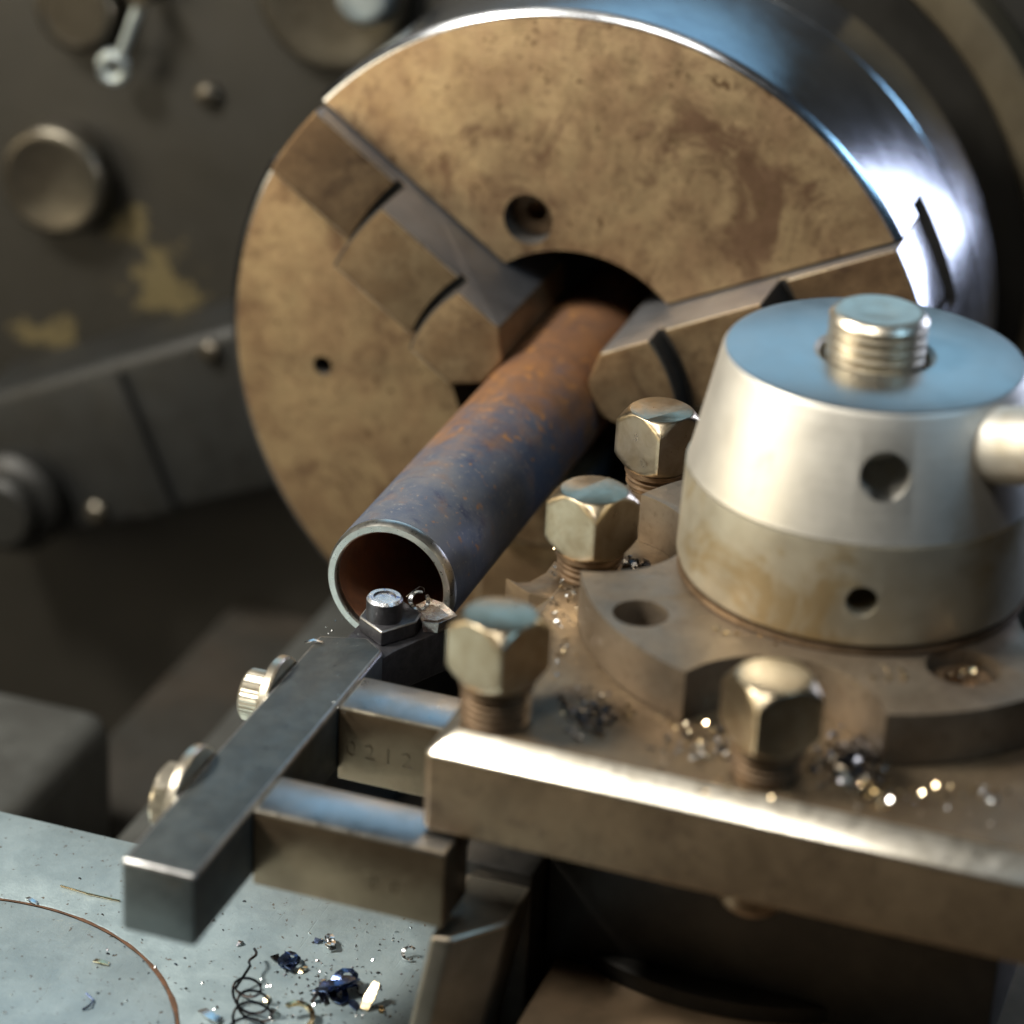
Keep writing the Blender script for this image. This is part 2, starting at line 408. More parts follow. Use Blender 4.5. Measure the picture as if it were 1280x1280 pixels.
M['pipe_bore'] = metal('rusty_pipe_bore', (0.20, 0.085, 0.04), (0.13, 0.06, 0.035), metallic=0.1, rough=(0.6, 0.8), scale=120)

# ================================================================ surface and background
o = part('floor', box(-900, 700, -900, 700, -330, -310), M['tray'], smooth=0)
o['kind'] = 'structure'

# ---- lathe bed with its ways
bed = thing('lathe_bed', 'dark cast iron lathe bed with ways running below the chuck', 'lathe bed', (100, -100, -310))
part('bed_casting', box(-420, 560, -190, 260, -309, -200), M['tray'], bed, bevel=4)
part('front_way', box(-140, 560, -112, -66, -199, -140), M['way'], bed, bevel=4)
part('rear_way', box(-140, 560, 150, 200, -199, -140), M['way'], bed, bevel=4)
sad = thing('carriage_saddle', 'blurred grey carriage wing with rounded corner beside the bluish slide plate', 'carriage', (150, -190, -309))
part('saddle_wing', box(44, 500, -270, -148, -309, -140), M['way'], sad, bevel=10, segs=4)

# ---- headstock
hs_base = (-150, -230, -260)
hs = thing('headstock', 'dark olive painted headstock with chipped yellow patches behind the chuck', 'headstock', hs_base)
part('casting', box(-420, -150, -420, 150, -309, 170), M['paint'], hs, bevel=8, segs=3)
bm = bmesh.new(); prev = None
for i in range(61):
    t = R(-70 + 130 * i / 60)
    ring = [bm.verts.new((x, r * math.cos(t), r * math.sin(t))) for r, x in ((130, -149), (130, -133), (132, -130), (143, -129), (146.5, -131), (147.5, -136), (147.5, -149))]
    if prev:
        for j in range(7): bm.faces.new((prev[j], prev[(j + 1) % 7], ring[(j + 1) % 7], ring[j]))
    else: bm.faces.new(ring)
    prev = ring
bm.faces.new(prev[::-1])
part('bearing_flange', bm, M['flange'], hs)
part('spindle_nose', lathe([(55, -131), (92, -131), (92, -99.5), (55, -99.5)], (0, 0, 0), (1, 0, 0), 64), M['black'], hs)
def cover(px, py, r, h, name='cover_plate', mat='knob'):
    P = at(px, py, -150 + h, 0)
    return part(name, lathe([(r, -151), (r, -150 + h - 5)] + [(r - 4.5 + 4.5 * math.cos(R(k * 15)), -150 + h - 4.5 + 4.5 * math.sin(R(k * 15))) for k in range(1, 7)] + [(r * .72, -150 + h - 0.9), (0, -150 + h - 0.9)], (0, P.y, P.z), (1, 0, 0), 48), M[mat], hs)
cover(62, 230, 23.5, 15)
cover(90, 14, 18, 13)
cover(412, -8, 32, 10)
cover(450, -2, 11.5, 19, 'cap_screw', 'zinc')
cover(255, 122, 5.5, 5, 'cap_screw')
# cotter pin hanging from the casting
A = at(176, 2, -136, 0); B_ = at(150, 72, -136, 0); E_ = at(142, 84, -136, 0)
path = [A.lerp(B_, i / 6) for i in range(7)]
ex = (B_ - E_).normalized(); ey = Vector((1, 0, 0)).cross(ex)
path += [E_ + (ex * math.cos(t) + ey * math.sin(t)) * 5.0 for t in (2 * math.pi * i / 18 for i in range(1, 19))]
part('cotter_pin', tube(path, 2.3, 8), M['zinc'], hs, label='zinc grey cotter pin with round eye hanging on the headstock')
part('stud', cyl(4, (-151, A.y, A.z + 2), (1, 0, 0), 18, 24), M['knob'], hs)
# tilted lever casting at the foot of the headstock
lev = thing('gear_lever', 'blurred dark lever casting tilted up towards the chuck with a round hub', 'lever', (-110, -215, -180))
a_, b_, c_, d_ = (at(q[0], q[1], -110, 0) for q in ((-40, 500), (330, 398), (360, 612), (-40, 700)))
bm = bmesh.new()
f0 = [bm.verts.new((-110, p.y, p.z)) for p in (a_, b_, c_, d_)]
f1 = [bm.verts.new((-149.5, p.y, p.z + 4)) for p in (a_, b_, c_, d_)]
bm.faces.new(f0); bm.faces.new(f1[::-1])
for i in range(4): bm.faces.new((f0[i], f0[(i + 1) % 4], f1[(i + 1) % 4], f1[i]))
part('arm', bm, M['lever'], lev, bevel=5, segs=3)
H = at(2, 640, -92, 0)
part('hub', lathe([(22, -112), (22, -100), (19, -96), (16, -95), (15.5, -90), (13, -88), (0, -88)], (0, H.y, H.z), (1, 0, 0), 40), M['lever'], lev)
for q in ((262, 440), (120, 640)):
    P = at(*q, -108, 0)
    part('rivet', lathe([(4.5, -110.5), (4.5, -107), (3, -105.5), (0, -105)], (0, P.y, P.z), (1, 0, 0), 20), M['knob'], lev)
p0, p1 = at(128, 470, -109, 0), at(198, 640, -109, 0)
part('rib', tube([p0, p1], 1, flat=(3.0, 9)), M['lever'], lev, bevel=1)

# ---- cross slide plate (bluish, with swarf) and the compound slide under the tool post
SZ = -80.0
cs = thing('cross_slide', 'bluish grey slide plate with curved rusty joint line, littered with swarf', 'slide plate', (300, -60, -140))
gc = (313.3, -71.6); gr = 65.9
plate = box(207, 420, -260, 74, -139, SZ)
ring = lathe([(gr - 0.55, SZ - 0.9), (gr + 0.55, SZ - 0.9), (gr + 0.55, SZ + 1), (gr - 0.55, SZ + 1)], (gc[0], gc[1], 0), (0, 0, 1), 160, closed=True)
part('slide_plate', plate, M['slide'], cs, bevel=1.2, cut=[ring])
bm = bmesh.new(); prev = None; rj = random.Random(4); nn = 220; wv = [rj.uniform(.2, .75) for _ in range(nn)]
wv = [(wv[i - 1] + wv[i] + wv[(i + 1) % nn]) / 3 * (1.25 if .1 < i / nn < .5 else .8) for i in range(nn)]
rings = []
for i in range(nn):
    t = 2 * math.pi * i / nn; c_, s_ = math.cos(t), math.sin(t)
    rings.append([bm.verts.new((gc[0] + r * c_, gc[1] + r * s_, z)) for r, z in ((gr - wv[i], SZ + .02), (gr - wv[i] * .5, SZ + .09), (gr + wv[i] * .6, SZ + .09), (gr + wv[i], SZ + .02), (gr, SZ - .8))])
for i in range(nn):
    a, b = rings[i], rings[(i + 1) % nn]
    for j in range(5): bm.faces.new((a[j], a[(j + 1) % 5], b[(j + 1) % 5], b[j]))
part('joint_line', bm, M['rust'], cs, label='rusty curved joint line')

cp = thing('compound_slide', 'oily brown compound slide in the shade under the tool post', 'slide', (230, 140, -139))
part('slide_block', box(90, 281, 80, 240, -138, -55), M['brown_slide'], cp, bevel=1.5)
part('slide_step', box(281.3, 330, 80, 240, -138, -62), M['brown_slide'], cp, bevel=1.2)

# ================================================================ chuck
ch = thing('lathe_chuck', 'large round three jaw chuck with tan brown stained face', 'chuck', (-50, 0, -125))
prof = [(44, -99.5), (122, -99.5), (125, -97), (125, -68.2), (124.3, -67.6), (124.3, -66.8), (125, -66.2), (125, -2.2), (123.4, -0.5), (122.4, 0), (44, 0)]
body = lathe(prof, (0, 0, 0), (1, 0, 0), 192, closed=True)
cuts = []
JA = (145.2, 25.2, 265.2)
for a in JA:
    ca, sa = math.cos(R(a)), math.sin(R(a))
    for hw, x0, x1 in ((15, -36, 5), (19, -36.3, -24)):
        bm = box(x0, x1, 20, 140, -hw, hw)
        for v in bm.verts:
            s, t = v.co.y, v.co.z
            v.co = Vector((v.co.x, s * ca - t * sa, s * sa + t * ca))
        cuts.append(bm)
cuts.append(cyl(8.6, (-22, -18.2, 52.4), (1, 0, 0), 40, 40))
cuts.append(cyl(3.4, (-18, -90, -13.2), (1, 0, 0), 40, 24))
cuts.append(cyl(8.6, (-22, 54.5, -10.4), (1, 0, 0), 40, 40))
for a in (85.2, 205.2, 325.2):
    cuts.append(cyl(9, (-50, 130 * math.cos(R(a)), 130 * math.sin(R(a))), (0, -math.cos(R(a)), -math.sin(R(a))), 30, 32))
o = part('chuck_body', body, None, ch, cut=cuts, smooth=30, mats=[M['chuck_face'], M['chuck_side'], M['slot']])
off = ch.location
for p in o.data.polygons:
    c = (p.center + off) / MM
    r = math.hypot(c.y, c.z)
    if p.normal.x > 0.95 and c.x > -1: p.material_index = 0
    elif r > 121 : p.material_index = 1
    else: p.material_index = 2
part('threaded_plug', lathe([(8.5, -21.5), (8.5, -14), (7.9, -13), (7.9, -9), (3.6, -9), (3.6, -16), (0, -16)], (0, -18.2, 52.4), (1, 0, 0), 32), M['thread'], ch)

def jaw(a, s_out):
    ca, sa = math.cos(R(a)), math.sin(R(a))
    bm = bmesh.new(); prev = None
    ts = [-14 + 28 * i / 14 for i in range(15)]
    for t in ts:
        tip = 19.75 + max(0, abs(t) - 5.5) * 0.95
        f = lambda s0: math.sqrt(s0 * s0 - t * t)
        pr = [(tip, -33), (tip, 34.2), (tip + 0.9, 35), (f(47.5), 35), (f(48), 34.4), (f(48), 24.3), (f(50.6), 24.3), (f(50.6), 27.3), (f(83.5), 27.3), (f(84), 26.8), (f(84), 4.2), (f(87), 4.2), (f(87), 7.6), (f(s_out - .6), 7.6), (f(s_out), 7), (f(s_out), -24), (f(110), -33)]
        ring = [bm.verts.new((x, s * ca - t * sa, s * sa + t * ca)) for s, x in pr]
        if prev:
            n = len(ring)
            for i in range(n): bm.faces.new((prev[i], prev[(i + 1) % n], ring[(i + 1) % n], ring[i]))
        else: first = ring
        prev = ring
    bm.faces.new(first); bm.faces.new(prev[::-1])
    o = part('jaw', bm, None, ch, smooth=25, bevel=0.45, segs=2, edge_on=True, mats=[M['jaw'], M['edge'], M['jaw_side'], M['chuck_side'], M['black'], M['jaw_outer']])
    tang = Vector((0, -sa, ca))
    for p in o.data.polygons:
        rad = p.normal.dot(Vector((0, ca, sa)))
        wc = (p.center + ch.location) / MM; sr = math.hypot(wc.y, wc.z)
        if abs(p.normal.dot(tang)) < .5 and ((46 < sr < 51.5 and wc.x < 27) or (82 < sr < 88 and wc.x < 7.3)): p.material_index = 4; continue  # oil-black grooves and step walls, recess shade put into the colour
        if p.normal.x > .9 and sr > 87 and p.material_index == 0: p.material_index = 5; continue
        if p.material_index:
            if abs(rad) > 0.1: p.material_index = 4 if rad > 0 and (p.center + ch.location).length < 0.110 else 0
            continue
        if abs(p.normal.dot(tang)) > 0.9: p.material_index = 2
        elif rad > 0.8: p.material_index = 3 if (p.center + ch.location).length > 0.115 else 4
    return o
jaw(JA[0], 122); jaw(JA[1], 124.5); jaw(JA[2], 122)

# ================================================================ pipe
PL, PR, PI = 168.5, 19.6, 16.4
pp = thing('steel_pipe', 'blue grey rust speckled steel pipe gripped in the chuck', 'pipe', (60, 0, -PR))
part('pipe_wall', lathe([(PI + .02, -90), (PR, -90), (PR, 165.2), (PI + .02, 165.2)], (0, 0, 0), (1, 0, 0), 96, closed=True), M['pipe'], pp)
part('pipe_bore', lathe([(PI, -90), (PI, 166), (PI - .05, 166), (PI - .05, -90)], (0, 0, 0), (1, 0, 0), 96, closed=True), M['pipe_bore'], pp)
part('machined_rim', lathe([(PI + .03, 165.25), (PR - .1, 165.25), (PR - .15, 167.1), (PR - 0.75, 168.2), (PR - 0.9, PL), (PI + 0.5, PL), (PI + .03, PL - .5)], (0, 0, 0), (1, 0, 0), 96, closed=True), M['rim'], pp,
     label='bright freshly turned rim of the pipe end')

# ================================================================ tool holder
th = thing('tool_holder', 'blackened square boring bar screwed to two square shanks, carbide tip at pipe', 'tool holder', (260, 3, -21))
# bar with its skewed front end
bm = prism([(204, -7), (199.5, 6), (205, 12.6), (328, 12.6), (328, -7)], -20.5, 0)
bar = part('bar', bm, M['bar'], th, bevel=1.1, segs=3, edge=M['bar_edge'])

def text_cut(s, size, x, y, z, gap):
    """letters standing in the plane facing +x, cut shallowly into it"""
    out = []
    for i, chh in enumerate(s):
        cu = bpy.data.curves.new('t', 'FONT'); cu.body = chh; cu.size = size; cu.extrude = 0.35; cu.resolution_u = 2
        ob = bpy.data.objects.new('t', cu); col.objects.link(ob)
        dg = bpy.context.evaluated_depsgraph_get()
        me = bpy.data.meshes.new_from_object(ob.evaluated_get(dg))
        bm = bmesh.new(); bm.from_mesh(me)
        bmesh.ops.remove_doubles(bm, verts=bm.verts, dist=1e-5)
        for v in bm.verts: v.co = Vector((x + v.co.z, y + i * gap + v.co.x, z + v.co.y))
        bpy.data.objects.remove(ob); bpy.data.curves.remove(cu); bpy.data.meshes.remove(me)
        out.append(bm)
    return out
S1 = part('shank', box(220, 238, 12.8, 112, -22.6, -0.3), M['shank'], th, bevel=0.8, segs=2, cut=text_cut('0212', 6.6, 238.05, 15.2, -14.4, 5.3), smooth=30, cut_last=True, edge=M['edge'],
          label='square shank stamped with small digits')
S2 = part('shank', box(276.6, 294.4, 12.8, 64, -22.4, -0.3), M['shank'], th, bevel=0.9, segs=2, cut=text_cut('00', 5.5, 294.45, 44.2, -15.0, 5.6), smooth=30, cut_last=True, edge=M['edge'])
for S in (S1, S2):
    S.data.materials.append(M['clean'])
    for p in S.data.polygons:
        if p.normal.z > 0.95 and p.material_index == 0: p.material_index = 2
# screws and washers through the bar
for X, wr, kn in ((229, 13.2, True), (284.5, 15, False)):
    wz = -9.0
    wash = part('washer', lathe([(wr - .6, 0), (wr, .5), (wr, 2.3), (wr - .6, 2.8), (4, 2.8), (4, 0)], (X, -7.2, wz), (0, -1, 0), 48, closed=True), M['screw'], th)
    if kn:
        bm = bmesh.new(); n = 72
        rings = []
        for r, h, kk in ((6.9, 0, 0), (7.0, .4, 1), (7.0, 6.8, 1), (6.4, 7.6, 0), (3.6, 7.6, 0), (3.6, 4, 0)):
            rings.append([bm.verts.new((X + math.cos(2 * math.pi * i / n) * (r + (0.22 if (i % 2 and kk) else 0)), -10.05 - h, wz + 1 + math.sin(2 * math.pi * i / n) * (r + (0.22 if (i % 2 and kk) else 0)))) for i in range(n)])
        for a, b in zip(rings[:-1], rings[1:]):
            for i in range(n): bm.faces.new((a[i], a[(i + 1) % n], b[(i + 1) % n], b[i]))
        bm.faces.new(rings[0][::-1]); bm.faces.new(rings[-1])
        part('cap_screw', bm, M['screw'], th, smooth=20, label='cap screw with knurled head')
    else:
        bm = bmesh.new(); n = 48; rings = []
        for h in (0, .8, 1.6, 3.2, 4.8, 5.6, 6.4):
            ring = []
            for i in range(n):
                t = 2 * math.pi * i / n
                hexr = 8.3 / math.cos(((t + math.pi / 6) % (math.pi / 3)) - math.pi / 6)
                rc = 8.3 + 1.7 * min(1, (6.4 - h) / 1.3)
                r = min(hexr, rc)
                ring.append(bm.verts.new((X + r * math.cos(t + .25), -10.05 - h, wz + r * math.sin(t + .25))))
            rings.append(ring)
        for a, b in zip(rings[:-1], rings[1:]):
            for i in range(n): bm.faces.new((a[i], a[(i + 1) % n], b[(i + 1) % n], b[i]))
        bm.faces.new(rings[0][::-1]); bm.faces.new(rings[-1])
        part('hex_screw', bm, M['screw'], th, smooth=30, label='hexagon screw head')
# cutting head
hp = [(206, -2), (206, 11.6), (199, 13.4), (190, 17.5), (180, 22.4), (178.4, 21.6), (181, 10), (188, -1.5)]
part('tool_head', prism(hp, -17, -3.2), M['head'], th, bevel=0.6)
seat = [at(q[0], q[1], 1.6) for q in ((449, 770), (459, 757), (500, 748), (527, 766), (520, 777), (477, 790))]
part('insert_clamp', prism([(p.x, p.y) for p in seat], -3.1, 1.6), M['head'], th, bevel=0.5, segs=3, edge=M['bar_edge'])
C_ = at(481, 745, 8.2)
clsc = part('clamp_screw', lathe([(5.0, 1.65), (5.1, 2.0), (5.1, 7.4), (4.5, 8.2), (3.2, 8.2), (2.9, 7.6), (0, 7.5)], (C_.x, C_.y, 0), (0, 0, 1), 40), None, th, label='round clamp screw with bright blue smeared top', mats=[M['head'], M['smear']])
for p in clsc.data.polygons:
    if p.normal.z > 0.5: p.material_index = 1
ins = [at(q[0], q[1], 1.0) for q in ((572.5, 768), (554, 753), (538, 748), (519, 757), (527, 777), (549, 778))]
bm = bmesh.new()
zz = (0.7, 1.0, 1.2, 1.3, 1.0, 0.7)
up = [bm.verts.new((p.x, p.y, zz[i])) for i, p in enumerate(ins)]
ctr = sum((p for p in ins), Vector()) / len(ins)
mid = [bm.verts.new((ctr.x + (p.x - ctr.x) * .62, ctr.y + (p.y - ctr.y) * .62, zz[i] - .55)) for i, p in enumerate(ins)]
lo = [bm.verts.new((ctr.x + (p.x - ctr.x) * .82, ctr.y + (p.y - ctr.y) * .82, -3.15)) for p in ins]
for i in range(6):
    j = (i + 1) % 6
    bm.faces.new((up[i], up[j], mid[j], mid[i])); bm.faces.new((up[j], up[i], lo[i], lo[j]))
bm.faces.new(mid); bm.faces.new(lo)
part('carbide_insert', bm, M['carbide'], th, bevel=0.18, smooth=0, label='glittering pointed carbide insert')

# ================================================================ tool post
TC = Vector((188, 136, 0))
tp = thing('tool_post', 'square four way steel tool post with square headed clamping bolts', 'tool post', (188, 136, -55))
Z0, Z1 = 1.0, 28.0
# top plate: chamfered along its upper rim
def ring_pts(i):      # outline inset by i
    x0, x1, y0, y1 = 100 + i, 288 - i, 55 + i, 217 - i
    c = 1.6
    return [(x0, y0 + c), (x0, y1 - c), (x0 + c, y1), (x1 - c, y1), (x1, y1 - c), (x1, y0 + c), (x1 - c, y0), (x0 + c, y0)]
bm = bmesh.new()
lv = [[bm.verts.new((p[0], p[1], z)) for p in ring_pts(i)] for z, i in ((Z0, .6), (Z0 + .6, 0), (22.6, 0), (27.9, 5.6), (Z1, 6.0))]
n = 8
for a, b in zip(lv[:-1], lv[1:]):
    for i in range(n): bm.faces.new((a[i], a[(i + 1) % n], b[(i + 1) % n], b[i]))
bm.faces.new(lv[0][::-1]); bm.faces.new(lv[-1])
top = part('top_plate', bm, M['plate'], tp, bevel=0.5, smooth=30, edge=M['edge'])
for p in top.data.polygons:
    if 0.35 < p.normal.z < 0.95 : p.material_index = 1  # whole chamfer in bright edge steel, its highlight painted in with the wear
lug = [at(q[0], q[1], Z1 - .4) for q in ((632, 722), (646, 728), (662, 727), (682, 716), (694, 700))]
lp = [(p.x, p.y) for p in lug] + [(196, 62), (207, 62), (207, 54)]
part('lug', prism(lp, 12, Z1 - .4), M['plate'], tp, bevel=0.3)
# lower body
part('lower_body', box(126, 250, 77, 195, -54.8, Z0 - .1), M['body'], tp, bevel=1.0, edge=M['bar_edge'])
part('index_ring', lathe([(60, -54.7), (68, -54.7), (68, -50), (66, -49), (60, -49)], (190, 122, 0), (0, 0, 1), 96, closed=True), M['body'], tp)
pil = [(293, 60.5), (292.4, 65.6), (279, 76.8), (262, 76.8), (262, 59)]
bot = [(300, 53), (299, 59), (286, 68), (262, 68), (262, 51)]
part('corner_foot', prism(bot, SZ + .2, -26, top=pil), M['foot'], tp, bevel=1.2, segs=3, edge=M['disc_edge'], label='chamfered foot under the corner of the tool post')
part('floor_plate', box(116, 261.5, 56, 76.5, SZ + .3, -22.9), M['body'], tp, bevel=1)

# clamping disc with scalloped edge
dc = [cyl(26.5, (266.5, 136, 20), (0, 0, 1), 40, 64), cyl(26, (191, 65.8, 20), (0, 0, 1), 40, 64),
      cyl(26.5, (109.5, 136, 20), (0, 0, 1), 40, 64), cyl(26, (188, 206.2, 20), (0, 0, 1), 40, 64),
      cyl(7.2, (232.8, 92, 20), (0, 0, 1), 40, 40), cyl(9.3, (227, 173.5, 33), (0, 0, 1), 40, 40)]
disc = part('clamp_disc', lathe([(0, Z1 + .1), (69.6, Z1 + .1), (70, Z1 + .6), (70, 42.4), (0, 42.4)], (192.5, 136.5, 0), (0, 0, 1), 160), M['disc'], tp, cut=dc, bevel=1.0, segs=3, smooth=30, edge=M['disc_edge'],
            label='thick steel disc with scalloped edge under the locking nut')
ds = part('disc_screw', lathe([(8.2, 33.1), (8.2, 38.4), (7.4, 39.2), (4.5, 39.2), (4.2, 35.5), (0, 35.5)], (227, 173.5, 0), (0, 0, 1), 36), M['thread'], tp)

# square headed bolts
def bolt(x, y, ztop, yaw, zend=Z1 + .2):
    AF, Hh = 17.8, 17.5
    bm = bmesh.new(); n = 64; rings = []
    hz = [0, .7, 1.5, 2.4, 3.4, 4.4, 8.0, 12.6, 13.6, 14.6, 15.4, 16.2, 16.9, 17.3, 17.5]
    for h in hz:
        d0, d1 = h, Hh - h
        rc = min(9.1 + 1.25 * d0, 8.7 + 0.98 * d1 + (0.3 if d1 > .1 else 0), 12.59)
        ring = []
        for i in range(n):
            t = 2 * math.pi * i / n
            sq = AF / 2 / max(abs(math.cos(t)), abs(math.sin(t)))
            r = min(sq, rc)
            tt = t + R(yaw)
            ring.append(bm.verts.new((x + r * math.cos(tt), y + r * math.sin(tt), ztop - Hh + h)))
        rings.append(ring)
    for a, b in zip(rings[:-1], rings[1:]):
        for i in range(n): bm.faces.new((a[i], a[(i + 1) % n], b[(i + 1) % n], b[i]))
    bm.faces.new(rings[0][::-1]); bm.faces.new(rings[-1])
    hd = part('clamping_bolt', bm, M['bolt'], tp, smooth=28, bevel=0.25, segs=2)
    z = ztop - Hh - .02; pr = [(9.3, z), (9.3, z - 1.4), (8.5, z - 1.9)]
    z -= 1.9
    while z - 1.8 > zend:
        pr += [(8.0, z - .7), (8.8, z - 1.1), (8.8, z - 1.3), (8.0, z - 1.75)]; z -= 1.8
    pr += [(8.0, zend)]
    part('bolt_thread', lathe(pr, (x, y, 0), (0, 0, 1), 32), M['thread'], hd, smooth=25)
    return hd
bolt(274, 68.2, 57, 67)
bolt(191, 65.6, 53.6, 66)
bolt(129, 66, 52, 61)
bolt(272.5, 136.2, 54.8, 43)
for x, y in ((272.5, 136.2),):
    part('bolt_end', lathe([(8.6, 0.8), (8.6, -6.5), (7.0, -8.6), (0, -8.6)], (x, y, 0), (0, 0, 1), 32), M['thread'], tp)

# central stud
zt = 116.5; pr = [(0, zt - .4), (3, zt - .5), (5, zt), (10.2, zt), (11.4, zt - .5), (12.4, zt - 1.6)]
z = zt - 1.6
while z > 44: pr += [(12.6, z - .3), (10.9, z - 1.35), (10.9, z - 1.55), (12.6, z - 2.6)]; z -= 2.75
pr += [(11.3, 41.5)]
part('threaded_stud', lathe(pr[::-1], (TC.x, TC.y, 0), (0, 0, 1), 64), M['screw'], tp, smooth=20)

# ---- locking nut
nt_ = thing('locking_nut', 'satin steel conical locking nut with handle rod on the central stud', 'nut', (188, 136, 42.4))
hole = lambda az, z, r, rad: cyl(r, (TC.x + 60 * math.cos(R(az)), TC.y + 60 * math.sin(R(az)), z), (-math.cos(R(az)), -math.sin(R(az)), 0), 60 - rad, 36)
prof = [(45.0, 72.6), (44.6, 74), (38.6, 103.6), (37.9, 104.6), (37.0, 105), (15.5, 105), (14.2, 104.2), (14.2, 72.6)]
cone = part('nut_cone', lathe(prof, (TC.x, TC.y, 0), (0, 0, 1), 128, closed=True), None, nt_, mats=[M['nut'], M['nut_top']], cut=[hole(18.2, 89.5, 6.2, 20)], smooth=30, label='bright upper cone of the nut')
for p in cone.data.polygons:
    if p.normal.z > 0.9: p.material_index = 1
prof = [(14.2, 44.2), (43.5, 44.2), (45.2, 45.2), (46.1, 47.6), (45.4, 72.2), (14.2, 72.5)]
part('nut_skirt', lathe(prof, (TC.x, TC.y, 0), (0, 0, 1), 128, closed=True), M['nut_band'], nt_, cut=[hole(14.6, 57.5, 4.1, 24)], smooth=30, label='yellow stained skirt of the nut')
part('washer_ring', lathe([(14.2, 42.5), (45.4, 42.5), (45.7, 43), (45.4, 44.1), (14.2, 44.1)], (TC.x, TC.y, 0), (0, 0, 1), 128, closed=True), M['thread'], nt_)
hd = Vector((0.35, 0.90, 0.31)).normalized()
hp0 = Vector((206.5, 173.0, 94.0)) - hd * 3
part('handle_rod', lathe([(8.0, 0), (9.2, 1.0), (9.7, 3), (9.7, 60), (9.0, 170), (0, 172)], hp0, hd, 40), M['nut'], nt_)

# ================================================================ swarf
def strip(path, width, thick, mat, parent=None, name='metal_chip', bm=None):
    return tube(path, 1.0, flat=(width, thick), bm=bm)
def chip(name, label, bm, mat, loc, group=None):
    base = Vector(loc)
    o = part(name, bm, M[mat], None, smooth=40)
    me = o.data
    for v in me.vertices: v.co -= base * MM
    o.location = base * MM
    o['label'] = label; o['category'] = 'metal chip'
    if group: o['group'] = group
    return o
def curl(c, r, turns, axis, width, thick, pitch=0.0, n=26, start=0.0, grow=0.0):
    u, v, ax = frame(axis)
    return tube([Vector(c) + (u * math.cos(start + 2 * math.pi * turns * i / n) + v * math.sin(start + 2 * math.pi * turns * i / n)) * (r + grow * i / n) + ax * pitch * i / n for i in range(n + 1)], 1.0, flat=(width, thick))
# long dark coil
P0 = at(318, 1186, SZ + 4); P1 = at(314, 1212, SZ + 4); P2 = at(290, 1236, SZ + 4)
path = [P0.lerp(P1, i / 6) + Vector((0, .9 * math.sin(i), .2 * i)) for i in range(7)]
cA = at(308, 1226, SZ + 4.4); cB = at(316, 1300, SZ + 4.0)
dirv = (cB - cA); sd = Vector((0, 1, 0)); upv = Vector((-.25, 0, 1)).normalized()
for i in range(80):
    k = i / 79; t = -2.2 + k * 2 * math.pi * 4.2
    path.append(cA + dirv * k + (sd * math.cos(t) * (4.3 + 1.6 * k + .5 * math.sin(3.1 * t * .37)) + upv * math.sin(t) * (3.7 + .4 * math.sin(t * .41)) + Vector((1.3 * math.sin(t * .29 + 1), .9 * math.sin(t * .23), 0))))
chip('coiled_chip', 'springy dark coil of swarf lying on the bluish slide plate', tube(path, 0.42, 6), 'chip_coil', at(312, 1240, SZ))
# individual curls and flakes on the plate
G = 'chips on the slide plate'
def on(px, py, dz=0.0): return at(px, py, SZ + dz)
def crumple(c, size, loops, width, seed):
    rnd = random.Random(seed); pts = []
    n = 14 * loops; ph = [rnd.uniform(0, 6.28) for _ in range(6)]
    for i in range(n + 1):
        k = i / n; t = 2 * math.pi * loops * k
        r = size * (.75 + .35 * math.sin(1.7 * t + ph[0]))
        x = r * math.cos(t + ph[1]); y = r * .8 * math.sin(t * 1.13 + ph[2]); z = size * (.55 + .45 * math.sin(.8 * t + ph[3])) 
        pts.append(Vector(c) + Vector((x, y, z)))
    return tube(pts, lambda k: .55 + .45 * math.sin(9 * k + ph[4]) ** 2, flat=(width, .13))
chip('blue_chip', 'folded blue steel chip beside the dark coil', crumple(on(362, 1206, .3), 3.0, 3, .95, 3), 'chip_blue', on(362, 1206), G)
chip('blue_chip', 'crumpled blue chip cluster nearest the tool post foot', crumple(on(425, 1240, .3), 4.6, 4, 1.2, 11), 'chip_blue', on(425, 1240), G)
chip('blue_chip', 'long bent bluish chip leaning on the crumpled cluster', tube([on(395, 1236, .5), on(412, 1236, 3), on(430, 1222, 3.6), on(446, 1222, 1)], 1, flat=(1.3, .18)), 'chip_blue', on(420, 1230), G)
chip('straw_chip', 'flat straw coloured leaf of steel standing by the blue cluster', tube([on(455, 1262, .4), on(462, 1246, 3), on(471, 1228, 5.6)], lambda k: 1 - .75 * abs(k - .4), flat=(1.7, .16)), 'chip_gold', on(458, 1262), G)
chip('bright_chip', 'bright curled chip cluster below the lower shank', crumple(on(412, 1182, .3), 2.2, 3, .8, 5), 'chip_silver', on(410, 1180), G)
chip('bright_chip', 'small shiny curl near the foot of the tool post', curl(on(512, 1192, 1.5), 1.8, .75, (1, .2, .7), .5, .14, 1), 'chip_silver', on(512, 1192), G)
chip('straw_chip', 'curved brownish straw chip in front of the dark coil', curl(on(372, 1272, 1.8), 4.0, .6, (0.4, .2, 1), .7, .5, 1, start=.6), 'chip_gold', on(372, 1272), G)
chip('bright_chip', 'broad silver flake left of the coil foot', tube([on(252, 1262, .4), on(264, 1270, 1.6), on(276, 1276, .8)], 1, flat=(1.4, .14)), 'chip_silver', on(262, 1270), G)
chip('straw_chip', 'tiny straw flake inside the joint circle', tube([on(118, 1200, .3), on(128, 1202, .9), on(137, 1205, .3)], 1, flat=(.8, .12)), 'chip_gold', on(128, 1202), G)
chip('blue_chip', 'thin blue thread chip inside the joint circle', tube([on(103, 1262, .3), on(112, 1257, 1.0), on(117, 1250, .5), on(108, 1242, .4)], .3, 6), 'chip_blue', on(110, 1255), G)
chip('wire_chip', 'thin pale wire chip beside the bar end', tube([on(76, 1107, .4), on(110, 1117, .5), on(150, 1126, .4)], .35, 6), 'chip_gold', on(110, 1117), G)
